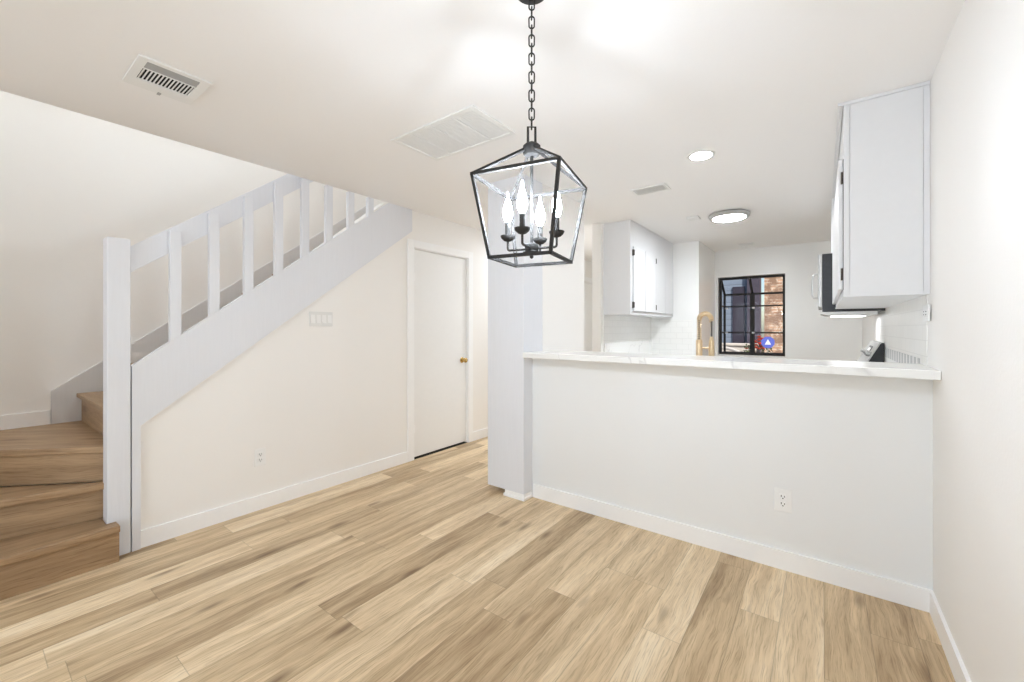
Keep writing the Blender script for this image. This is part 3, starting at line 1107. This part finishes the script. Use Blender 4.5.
MB().box(-0.270, -0.246, my0 + 0.01, my1 - 0.01, 0.10, 0.26, 0.005).build('drawer', STEEL, RG)
sec = [(XR - 0.010, 0.922), (0.245, 0.922), (0.368, 1.165), (0.378, 1.172), (XR - 0.010, 1.172)]
m = MB().prism([(x, my0 + 0.006, z) for x, z in sec], (0, my1 - my0 - 0.012, 0))
bgd = m.build('backguard', BLACK, RG)
nx, nz = -0.243, 0.123
ln = math.hypot(nx, nz)
nx, nz = nx / ln, nz / ln


def on_panel(u, off):                           # u: 0 bottom .. 1 top of the slanted face
    return (0.245 + 0.123 * u + nx * off, 0.922 + 0.243 * u + nz * off)


def panel_box(ya, yb, u0, u1, o0, o1, bev=0.0):
    q = [on_panel(u0, o0), on_panel(u1, o0), on_panel(u1, o1), on_panel(u0, o1)]
    return MB().prism([(x, ya, z) for x, z in q], (0, yb - ya, 0), bev)


panel_box(my0 + 0.006, my1 - 0.006, 0.02, 1.02, 0.0003, 0.010, 0.002).build('control_panel', STEELD, bgd)
disp = panel_box(4.66, 4.92, 0.52, 0.86, 0.010, 0.0125, 0.0).build('display', BLACK, bgd)
panel_box(4.69, 4.89, 0.58, 0.80, 0.0126, 0.0140, 0.0).build('screen', PLASTIC, disp)
for yk in (4.47, 4.57, 5.00, 5.09):
    x, z = on_panel(0.62, 0.010)
    k = MB()
    pA = Vector((x, yk, z))
    pB = pA + Vector((nx, 0, nz)) * 0.026
    k.tube([pA, pA.lerp(pB, 0.3), pB], 0.020, 18)
    k.build('knob', STEEL, bgd, smooth=True)

# ------------------------------------------------------------------ backsplashes, counters, base cabinets
struct(MB().box(XR - 0.004, XR, YH + 0.116, 4.86, 0.925, 1.454).build('trim_3', TILE))
struct(MB().box(XR - 0.006, XR - 0.0041, 2.94, 4.40, 1.03, 1.135).build('trim_4', TILE_GREY))
struct(MB().box(-1.932, -1.38, 5.842, 5.85, 0.925, 1.40).build('trim_5', TILE))
struct(MB().box(XK, XK + 0.008, 4.28, 5.841, 1.125, 1.439).build('trim_6', TILE))
struct(MB().box(XK, XK + 0.020, 4.28, 5.841, 0.921, 1.125, 0.002).build('trim_7', MARBLE))


def base_cabinet(x0, x1, y0, y1, face, n, label, worktop, toplabel, sink=None):
    """carcass on a recessed plinth, doors on the side named by face"""
    t = thing('base_cabinet', label, 'cabinet', ((x0 + x1) / 2, (y0 + y1) / 2, 0))
    m = MB()
    m.box(x0, x1, y0, y1, 0.10, 0.88)
    k = 0.06
    m.box(x0 + (k if face == '-x' else 0), x1 - (k if face == '+x' else 0), y0 + (k if face == '-y' else 0), y1 - (k if face == '+y' else 0), 0, 0.10)
    m.build('body', CABW, t)
    for i in range(n):
        if face in ('+x', '-x'):
            a = y0 + (y1 - y0) * i / n + 0.01
            b = y0 + (y1 - y0) * (i + 1) / n - 0.01
            xa, xb = (x1, x1 + 0.018) if face == '+x' else (x0 - 0.018, x0)
            MB().box(xa, xb, a, b, 0.13, 0.86, 0.003).build('door', CABW, t)
        else:
            a = x0 + (x1 - x0) * i / n + 0.01
            b = x0 + (x1 - x0) * (i + 1) / n - 0.01
            ya, yb = (y1, y1 + 0.018) if face == '+y' else (y0 - 0.018, y0)
            MB().box(a, b, ya, yb, 0.13, 0.86, 0.003).build('door', CABW, t)
    w = MB().box(*worktop, 0.8805, 0.919, 0.003).build('worktop', MARBLE)
    tag(w, toplabel, 'countertop')


base_cabinet(-1.60, -0.02, 2.772, 3.36, '+y', 4, 'white base cabinets behind the half wall, under the sink counter', (-1.785, 0.0, 2.771, 3.39), 'white marble sink counter behind the half wall')
base_cabinet(0.02, XR - 0.01, 2.772, 4.385, '-x', 3, 'white base cabinets along the right wall between half wall and stove', (0.0, XR - 0.009, 2.771, 4.392), 'white marble counter along the right wall beside the stove')
base_cabinet(XK + 0.002, -1.36, 4.29, 5.84, '+x', 4, 'white base cabinets beneath the left wall cabinet', (XK + 0.0205, -1.335, 4.28, 5.841), 'white marble counter beneath the left wall cabinet')

# ------------------------------------------------------------------ gold spring faucet
FX, FY, FZ = -0.672, 3.02, 0.9195
FA = thing('spring_faucet', 'tall brushed gold kitchen faucet with coiled spring neck behind the bar top', 'faucet', (FX, FY, FZ))
u = Vector((0.80, 0.60, 0))                    # direction the neck leans
o3 = Vector((FX, FY, 0))
m = MB().lathe((FX, FY, 0), [(0.028, FZ), (0.028, FZ + 0.006), (0.022, FZ + 0.012), (0.0205, FZ + 0.03), (0.0205, 1.205), (0.016, 1.212), (0.011, 1.214)], 'z', 24)
m.build('body', GOLD, FA, smooth=True)
R_ARC = 0.042
zc = 1.345
path = []
for i in range(12):
    path.append(o3 + Vector((0, 0, 1.212 + (zc - 1.212) * i / 12)))
for i in range(25):
    a = PI - PI * i / 24
    path.append(o3 + u * (R_ARC + R_ARC * math.cos(a)) + Vector((0, 0, zc + R_ARC * math.sin(a))))
for i in range(1, 8):
    path.append(o3 + u * (2 * R_ARC) + Vector((0, 0, zc - 0.115 * i / 7)))
m = MB().tube(path, 0.0060, 10)
m.build('hose', HINGE, FA, smooth=True)
# the spring that wraps the hose up and over the arch
dense = []
for i in range(len(path) - 1):
    for k in range(12):
        dense.append(path[i].lerp(path[i + 1], k / 12))
dense = dense[: int(len(dense) * 0.86)]
side = u.cross(Vector((0, 0, 1)))
coil = []
for i, p in enumerate(dense):
    t_ = (dense[min(i + 1, len(dense) - 1)] - dense[max(i - 1, 0)]).normalized()
    n1 = side
    n2 = t_.cross(n1).normalized()
    a = 2 * PI * i / 15.0
    coil.append(p + (n1 * math.cos(a) + n2 * math.sin(a)) * 0.0135)
m = MB().tube(coil, 0.0032, 6)
m.build('spring', GOLD, FA, smooth=True)
e = o3 + u * (2 * R_ARC)
m = MB().lathe((e.x, e.y, 0), [(0.015, 1.085), (0.0185, 1.095), (0.0190, 1.150), (0.0150, 1.200), (0.0110, 1.225), (0.007, 1.232)], 'z', 20)
m.build('spray_head', GOLD, FA, smooth=True)
m = MB()
m.tube([o3 + u * 0.018 + Vector((0, 0, 1.155)), e - u * 0.017 + Vector((0, 0, 1.155))], 0.006, 10)
m.build('holder_arm', GOLD, FA, smooth=True)
m = MB()
m.tube([o3 + side * 0.018 + Vector((0, 0, 1.0)), o3 + side * 0.05 + Vector((0, 0, 1.005)), o3 + side * 0.085 + Vector((0, 0, 1.04))], 0.007, 10)
m.build('lever', GOLD, FA, smooth=True)

# ------------------------------------------------------------------ garden window
GW = MB()
fy = YE + 0.31                                  # outer plane of the projecting box
xe0, xe1 = W0 + 0.004, W1 - 0.004
zt, zb = WZ1 - 0.004, WZ0 + 0.004
ze = 1.815                                      # eave where the sloping roof meets the front
bw = 0.030


def gbar(m, p, q, w=bw):
    m.tube([p, q], w / 2, square=True)


# ring in the wall
GW.box(xe0, xe0 + bw, YE - 0.05, YE, zb, zt)
GW.box(xe1 - bw, xe1, YE - 0.05, YE, zb, zt)
GW.box(xe0 + bw, xe1 - bw, YE - 0.05, YE, zb, zb + bw)
GW.box(xe0 + bw, xe1 - bw, YE - 0.05, YE, zt - bw, zt)
xm = (xe0 + xe1) / 2 - 0.022
h2 = bw / 2
for xx in (xe0 + h2, xm, xe1 - h2):
    GW.prism([(xx - h2, YE, zt - bw), (xx - h2, YE, zt), (xx - h2, fy, ze + h2), (xx - h2, fy, ze - h2)], (bw, 0, 0))
GW.box(xe0, xe1, fy - bw, fy, ze - h2, ze + h2)
for xx in (xe0 + h2, xm, xe1 - h2):
    w = h2 * (2.0 if xx == xm else 1)
    GW.box(xx - w, xx + w, fy - bw, fy - 0.001, zb, ze - h2)
for zz in (zb + h2, 1.222, 1.628):
    GW.box(xe0 + bw, xe1 - bw, fy - bw + 0.003, fy - 0.003, zz - 0.011, zz + 0.011)
for xx in (xe0 + h2, xe1 - h2):
    for zz in (zb + h2, 1.222, 1.628):
        GW.box(xx - h2 + 0.003, xx + h2 - 0.003, YE, fy - bw, zz - 0.011, zz + 0.011)
win = struct(GW.build('window_1', DARKM))
m = MB().box(xe0 + bw, xe1 - bw, YE, fy - bw, zb - 0.002, zb + 0.014)
m.build('sill', MARBLE, win)
m = MB()
m.box(xe0 + bw, xm - h2 * 2.0, fy - 0.018, fy - 0.014, zb + bw, ze - h2)
m.build('pane', GLASS, win)
m = MB()
m.box(xm + h2 * 2.0, xe1 - bw, fy - 0.018, fy - 0.014, zb + bw, ze - h2)
m.build('pane', GLASS, win)
for xa, xb in ((xe0 + bw, xm - h2), (xm + h2, xe1 - bw)):
    m = MB().prism([(xa, YE + 0.004, zt - h2), (xb, YE + 0.004, zt - h2), (xb, fy - 0.01, ze + 0.004), (xa, fy - 0.01, ze + 0.004)], (0, 0, 0.004))
    m.build('roof_pane', GLASS, win)
for xx in (xe0 + h2, xe1 - h2):
    m = MB().prism([(xx - 0.002, YE + 0.002, zb + bw), (xx - 0.002, fy - bw, zb + bw), (xx - 0.002, fy - bw, ze - h2), (xx - 0.002, YE + 0.002, zt - bw - 0.01)], (0.004, 0, 0))
    m.build('side_pane', GLASS, win)
for zz in (1.222, 1.600):
    for xx, s in ((xe0 + bw, 1), (xm, 1)):
        MB().box(xx, xx + 0.035, fy - 0.075, fy - bw, zz - 0.012, zz + 0.012, 0.003).build('shelf_bracket', PLASTIC, win)

# ------------------------------------------------------------------ yard beyond the window


def siding_material():
    m = new_mat('blue_grey_siding', rough=0.6)
    g = NT(m)
    p = g.sep(g.pos())
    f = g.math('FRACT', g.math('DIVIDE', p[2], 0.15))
    c = g.ramp(f, [(0.0, s2l(74, 82, 94)), (0.10, s2l(118, 130, 148)), (1.0, s2l(130, 142, 160))])  # overall tone darkened in place of shade on this wall
    g.set(g.b.inputs['Base Color'], c)
    return m


def brick_material():
    m = new_mat('tan_brick', rough=0.85)
    g = NT(m)
    p = g.sep(g.pos())
    br = g.n('ShaderNodeTexBrick')
    g.set(br.inputs['Vector'], g.xyz(g.math('ADD', p[0], p[1]), p[2], 0.0))
    br.inputs['Color1'].default_value = s2l(214, 176, 148)
    br.inputs['Color2'].default_value = s2l(186, 144, 118)
    br.inputs['Mortar'].default_value = s2l(222, 208, 192)
    br.inputs['Scale'].default_value = 1.0
    br.inputs['Brick Width'].default_value = 0.22
    br.inputs['Row Height'].default_value = 0.075
    br.inputs['Mortar Size'].default_value = 0.012
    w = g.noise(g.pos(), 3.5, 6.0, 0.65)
    c = g.mix(g.ramp(w, [(0.46, (0, 0, 0)), (0.58, (1, 1, 1))]), s2l(150, 122, 104), br.outputs['Color'])  # dark blotches put dappled leaf shade into the brick colour
    g.set(g.b.inputs['Base Color'], c)
    return m


def ground_material():
    m = new_mat('patio_concrete', rough=0.9)
    g = NT(m)
    n = g.noise(g.pos(), 6.0, 6.0)
    g.set(g.b.inputs['Base Color'], g.ramp(n, [(0.3, s2l(120, 112, 104)), (0.7, s2l(170, 160, 150))]))
    return m


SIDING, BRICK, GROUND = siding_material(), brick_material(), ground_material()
struct(MB().box(-9, 6, YE + 0.1, 16, -0.35, -0.12).build('ground', GROUND))
hs = thing('neighbouring_house', 'blue-grey sided house with a dark door outside the left half of the kitchen window', 'house', (-3.2, 12.2, -0.12))
MB().box(-7.0, -1.50, 12.0, 12.6, -0.12, 4.2).build('wall', SIDING, hs)
MB().box(-1.86, -1.58, 11.955, 12.0, -0.12, 2.35).build('door', speckled('dark_plum_door', s2l(58, 54, 68), 0.2, 5, 0.5), hs)
MB().box(-1.52, -1.24, 11.86, 12.14, -0.12, 4.2).build('corner_post', speckled('plum_grey_post', s2l(78, 72, 86), 0.2, 4, 0.6), hs)
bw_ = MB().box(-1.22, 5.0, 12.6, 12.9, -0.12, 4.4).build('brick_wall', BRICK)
tag(bw_, 'sunlit tan brick wall seen through the right half of the kitchen window', 'wall', kind='thing')
gw = thing('garden_wall', 'low pale stone garden wall outside the kitchen window', 'garden wall', (-2.2, 11.6, -0.12))
STONE = speckled('pale_limestone', s2l(214, 206, 198), 0.12, 9, 0.8)
MB().box(-4.2, -1.30, 11.48, 11.72, -0.12, 0.86, 0.01).build('body', STONE, gw)
MB().box(-4.25, -1.26, 11.44, 11.76, 0.86, 0.92, 0.012).build('coping', STONE, gw)
# shrub with red flowers
LEAF = speckled('dark_leaf', s2l(74, 92, 52), 0.5, 12, 0.6)
RED = speckled('red_petal', s2l(214, 74, 48), 0.2, 30, 0.6)
sh = thing('flowering_shrub', 'low shrub with red-orange flowers outside the kitchen window', 'shrub', (-1.18, 11.0, -0.12))
m = MB()
for i in range(420):
    a = random.uniform(0, 2 * PI)
    rr = 0.34 * math.sqrt(random.random())
    zz = random.uniform(0.1, 1.05)
    k = rr * (1.1 - 0.55 * abs(zz - 0.5))
    c = Vector((-1.18 + k * math.cos(a), 11.0 + k * math.sin(a), -0.12 + zz))
    d1 = Vector((random.uniform(-1, 1), random.uniform(-1, 1), random.uniform(-0.3, 1))).normalized() * 0.045
    d2 = d1.cross(Vector((random.uniform(-1, 1), random.uniform(-1, 1), 1))).normalized() * 0.02
    m.prism([c - d1, c + d2, c + d1, c - d2], d1.cross(d2).normalized() * 0.002)
m.build('foliage', LEAF, sh)
for i in range(24):
    a = random.uniform(0, 2 * PI)
    rr = random.uniform(0.05, 0.26)
    c = Vector((-1.18 + rr * math.cos(a), 10.9 + rr * math.sin(a), random.uniform(0.80, 1.08)))
    MB().lathe(c, [(0.004, 0.0), (0.022, 0.010), (0.040, 0.026), (0.046, 0.036), (0.030, 0.040), (0.010, 0.034)], 'z', 10).build('flower', RED, sh)
m = MB()
for k in range(6):
    a = 2 * PI * k / 6
    m.tube([(-1.18, 11.0, -0.12), (-1.18 + 0.1 * math.cos(a), 11.0 + 0.1 * math.sin(a), 0.4), (-1.18 + 0.2 * math.cos(a), 11.0 + 0.2 * math.sin(a), 0.85)], 0.008, 6)
m.build('stem', speckled('bark', s2l(96, 76, 58), 0.2, 20, 0.8), sh)
# blue yard sign on a stake
sg = thing('yard_sign', 'small blue yard sign with a white mark on a metal stake outside the kitchen window', 'sign', (-0.90, 10.0, -0.12))
m = MB()
cx, cy, cz, rr = -0.905, 10.0, 1.00, 0.125
m.prism([(cx + rr * math.cos(2 * PI * (k + 0.5) / 8), cy, cz + rr * math.sin(2 * PI * (k + 0.5) / 8)) for k in range(8)], (0, 0.012, 0))
pl = m.build('panel', speckled('blue_sign_paint', s2l(96, 110, 205), 0.05, 10, 0.5), sg)
m = MB()
m.prism([(cx - 0.055, cy - 0.002, cz - 0.045), (cx + 0.055, cy - 0.002, cz - 0.045), (cx, cy - 0.002, cz + 0.065)], (0, 0.0018, 0))
m.build('mark', PLASTIC, pl)
MB().tube([(cx, cy + 0.018, -0.12), (cx, cy + 0.018, 0.95)], 0.008, 8).build('stake', STEEL, sg)
# pale curved bench of stone
m = MB()
arc = [(-1.72 + 0.46 * math.cos(a), 9.4 + 0.30 * math.sin(a), 0.62 + 0.26 * math.sin(a)) for a in [PI * i / 20 for i in range(21)]]
bn = thing('patio_chair', 'pale patio chair with a curved back outside the left half of the kitchen window', 'chair', (-1.72, 9.3, -0.12))
CH = speckled('pale_resin', s2l(206, 200, 196), 0.05, 12, 0.5)
MB().tube(arc, 0.035, 10).build('back_rail', CH, bn, smooth=True)
m = MB().box(-2.12, -1.32, 8.95, 9.5, 0.30, 0.36, 0.02)
m.build('seat', CH, bn)
for xx in (-2.14, -1.30):
    for yy in (8.98, 9.42):
        MB().tube([(xx, yy, -0.12), (xx, yy, 0.62 if yy > 9.2 else 0.33)], 0.025, 8).build('leg', CH, bn)
